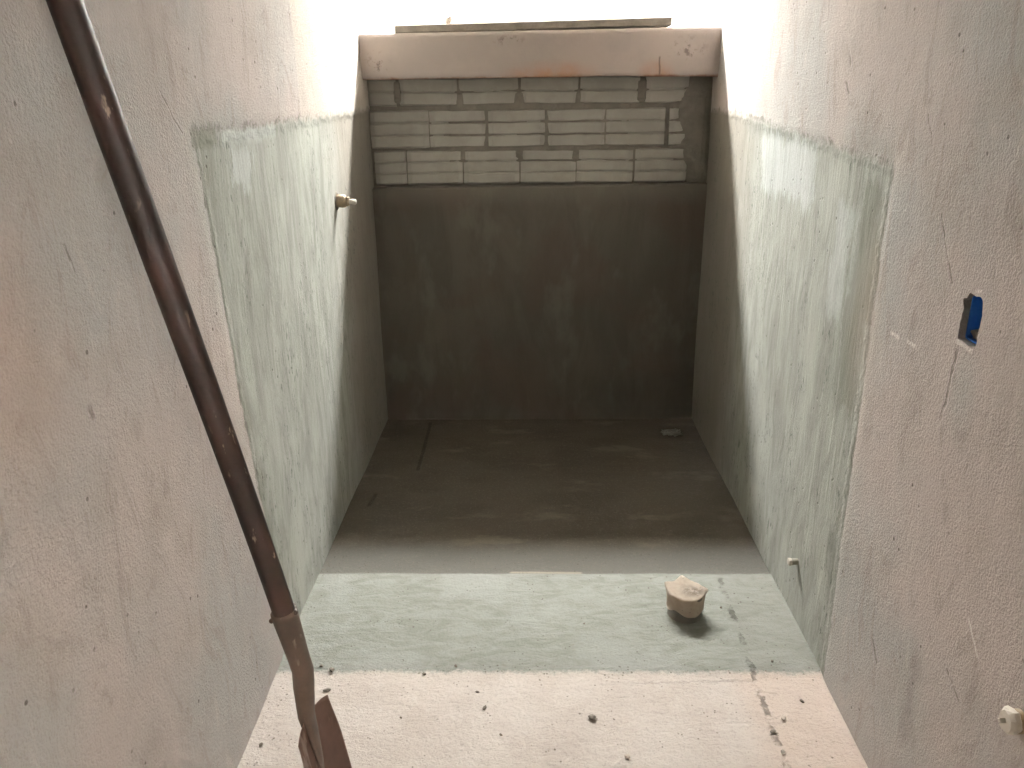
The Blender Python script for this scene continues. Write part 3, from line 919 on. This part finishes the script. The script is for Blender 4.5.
sock['label'] = 'rusty steel socket with a bent neck'
for sx, sy, dz in ((0.0225, -0.006, 0.010), (-0.0215, -0.012, -0.004)):
    bm = bmesh.new()
    bmesh.ops.create_icosphere(bm, subdivisions=2, radius=0.0052)
    c0 = L(A+Vector((sx, sy, dz)))
    for v in bm.verts: v.co += c0
    link('rivet', bm, M_SOCKET, root, smooth=True)
bm = bmesh.new()
nu, nv = 24, 30
gg = []
for k in range(nv+1):
    v = k/nv
    cx = -0.436+0.053*v
    zc = 0.369*(1-v)+0.002
    col = []
    for i in range(nu+1):
        u = i/nu*2-1
        hw = 0.068+0.014*smooth(v, 0, 0.35)
        if v > 0.62:
            q = (v-0.62)/0.38
            hw *= max(0.05, (1-q**2.2))**0.6
        # slightly dished, far half turned towards the room, shoulders drop a little at their ends
        x = cx+0.012*u + 0.010*u*u - 0.0025*math.exp(-(u/0.18)**2)
        z = zc-0.012*(1-v)**6*abs(u)**3 + 0.010*(1-v)**4*(0.35 if u > 0 else 0.0)*abs(u)
        col.append(bm.verts.new(L((x, 1.250+u*hw, z))))
    gg.append(col)
for k in range(nv):
    for i in range(nu):
        bm.faces.new((gg[k][i], gg[k][i+1], gg[k+1][i+1], gg[k+1][i]))
bmesh.ops.solidify(bm, geom=bm.faces[:], thickness=0.0025)
zmin = min(v.co.z for v in bm.verts)
for v in bm.verts: v.co.z -= min(0, zmin+0.003)
bl = link('blade', bm, M_BLADE, root, smooth=True)
bl['label'] = 'dished rust brown blade with mortar smears'

# ------------------------------------------------------------------ wall fittings
M_BRASS = simple_mat('dull_brass', (0.42, 0.32, 0.20), (0.30, 0.235, 0.16), 60, rough=0.45, bump=0.3, metallic=0.35, spec=0.5)
M_WHITEP = simple_mat('dusty_white_plastic', (0.74, 0.69, 0.60), (0.64, 0.59, 0.50), 40, rough=0.5, bump=0.2)
# brass water outlet on the left wall
FY, FZ = 3.00, 1.150
fx0 = left_x(FY, FZ)
root = empty('water_outlet', (fx0, FY, FZ))
tag(root, 'brass water outlet with a white plug sticking out of the left wall', 'pipe fitting')
bm = bmesh.new()
tube(bm, [(-0.03, 0, 0), (0.004, 0, 0), (0.012, 0, 0.0005), (0.026, 0, -0.001), (0.034, 0, -0.002), (0.037, 0, -0.002)], [0.022, 0.024, 0.024, 0.024, 0.022, 0.018], 28)
link('elbow', bm, M_BRASS, root, smooth=True)
bm = bmesh.new()
tube(bm, [(0.034, 0, -0.002), (0.037, 0, -0.002), (0.046, 0, -0.003), (0.048, 0, -0.003)], [0.018, 0.0185, 0.0175, 0.014], 6)
link('hex_collar', bm, M_BRASS, root)
bm = bmesh.new()
tube(bm, [(0.044, 0, -0.003), (0.048, 0, -0.003), (0.071, 0, -0.004), (0.073, 0, -0.004)], [0.0085, 0.0092, 0.0092, 0.007], 20)
o = link('plug', bm, M_WHITEP, root, smooth=True); o['label'] = 'slim white plug'
# broken plaster ring round it
bm = bmesh.new()
def flat_ring(bm, r0, r1, th, seed):
    seg = 26
    rs = []
    for (r, xx, am) in ((r0, -0.004, 0), (r0, th, 0.002), ((r0+r1)/2, th*0.9, 0.003), (r1, -0.004, 0.005)):
        rs.append([bm.verts.new((xx, *( (r+am*noise.noise(Vector((k*0.7, seed, r*50))))*Vector((math.cos(6.2832*k/seg), math.sin(6.2832*k/seg))) ))) for k in range(seg)])
    for P_, Q_ in zip(rs, rs[1:]):
        for k in range(seg):
            bm.faces.new((P_[k], P_[(k+1) % seg], Q_[(k+1) % seg], Q_[k]))
flat_ring(bm, 0.026, 0.036, 0.004, 3)
o = link('mortar_ring', bm, M_MORTAR, root, smooth=True)

# small stub on the right wall low down
SY, SZ = 2.10, 0.185
root = empty('pipe_stub', (right_x(SY, SZ), SY, SZ))
tag(root, 'small pale pipe stub low on the cement coat of the right wall', 'pipe stub')
bm = bmesh.new()
tube(bm, [(0.03, 0, 0), (-0.022, 0, -0.001), (-0.0245, 0, -0.001)], [0.0095, 0.0095, 0.0075], 20)
link('tube', bm, simple_mat('dusty_tube', (0.42, 0.40, 0.33), (0.30, 0.28, 0.23), 60), root, smooth=True)
bm = bmesh.new()
tube(bm, [(-0.018, 0, -0.001), (-0.020, 0, -0.001), (-0.027, 0, -0.001), (-0.029, 0, -0.001)], [0.010, 0.0118, 0.0118, 0.008], 8)
link('end_cap', bm, M_WHITEP, root)

# white plugged outlet near the right edge
SY, SZ = 1.062, 0.536
root = empty('pipe_plug', (right_x(SY, SZ), SY, SZ))
tag(root, 'white chipped pipe plug on the right wall well below the electrical hole', 'pipe fitting')
bm = bmesh.new()
tube(bm, [(0.04, 0, 0), (-0.010, 0, 0), (-0.013, 0, 0)], [0.0195, 0.0195, 0.016], 24)
link('socket_rim', bm, M_BRASS, root, smooth=True)
bm = bmesh.new()
tube(bm, [(-0.008, 0, 0), (-0.013, 0, 0), (-0.020, 0, 0.001), (-0.026, 0, 0.001), (-0.026, 0, 0.001)], [0.019, 0.0225, 0.0215, 0.017, 0.012], 10, jitter=0.005)
link('plug', bm, M_WHITEP, root)
bm = bmesh.new()
tube(bm, [(-0.024, 0, 0.001), (-0.034, 0, 0.001), (-0.035, 0, 0.001)], [0.006, 0.0055, 0.004], 4)
link('plug_key', bm, M_WHITEP, root)

# blue electrical box in the hole
M_BLUE = simple_mat('blue_plastic_box', (0.012, 0.10, 0.40), (0.02, 0.13, 0.47), 30, rough=0.45, bump=0.2, spec=0.4)
ex = right_x(1.418, 1.113)
root = empty('electrical_box', (ex, 1.416, 1.113))
tag(root, 'blue plastic electrical box sunk in the right wall, half filled with mortar', 'electrical box')
bm = bmesh.new()
def rr_loop(hy, hz, r, x, oy=0, oz=0):
    out = []
    for cy, cz, a0 in ((hy-r, hz-r, 0), (-hy+r, hz-r, 90), (-hy+r, -hz+r, 180), (hy-r, -hz+r, 270)):
        for q in range(5):
            a = math.radians(a0+22.5*q)
            out.append(bm.verts.new((x, oy+cy+r*math.cos(a), oz+cz+r*math.sin(a))))
    return out
loops = [rr_loop(0.027, 0.041, 0.006, 0.010, -0.001, 0.002), rr_loop(0.0295, 0.0435, 0.007, 0.010, -0.001, 0.002), rr_loop(0.0295, 0.0435, 0.007, 0.070, -0.001, 0.002)]
inner = [rr_loop(0.027, 0.041, 0.006, 0.010, -0.001, 0.002), rr_loop(0.026, 0.040, 0.006, 0.050, -0.001, 0.002)]
for A_, B_ in ((loops[0], loops[1]), (loops[1], loops[2]), (inner[0], inner[1])):
    for k in range(20):
        bm.faces.new((A_[k], A_[(k+1) % 20], B_[(k+1) % 20], B_[k]))
bm.faces.new(inner[1]); bm.faces.new(loops[2])
bmesh.ops.remove_doubles(bm, verts=bm.verts, dist=1e-5)
link('box_shell', bm, M_BLUE, root)
# mortar that ran into the box: bottom and far side
def lump(name, c, s, seed):
    bm = bmesh.new()
    bmesh.ops.create_icosphere(bm, subdivisions=4, radius=1.0)
    for v in bm.verts:
        p = v.co
        q = 1+0.25*noise.noise(p*1.8+Vector((seed, 0, 0)))+0.1*noise.noise(p*5+Vector((seed, 0, 0)))
        v.co = Vector((c[0]+max(-1, min(1, p.x*1.4))*s[0]*q, c[1]+max(-1, min(1, p.y*1.4))*s[1]*q, c[2]+max(-1, min(1, p.z*1.4))*s[2]*q))
    return link(name, bm, M_EARTH, root, smooth=True)
lump('mortar_fill', (0.034, 0.004, -0.034), (0.016, 0.020, 0.013), 3)
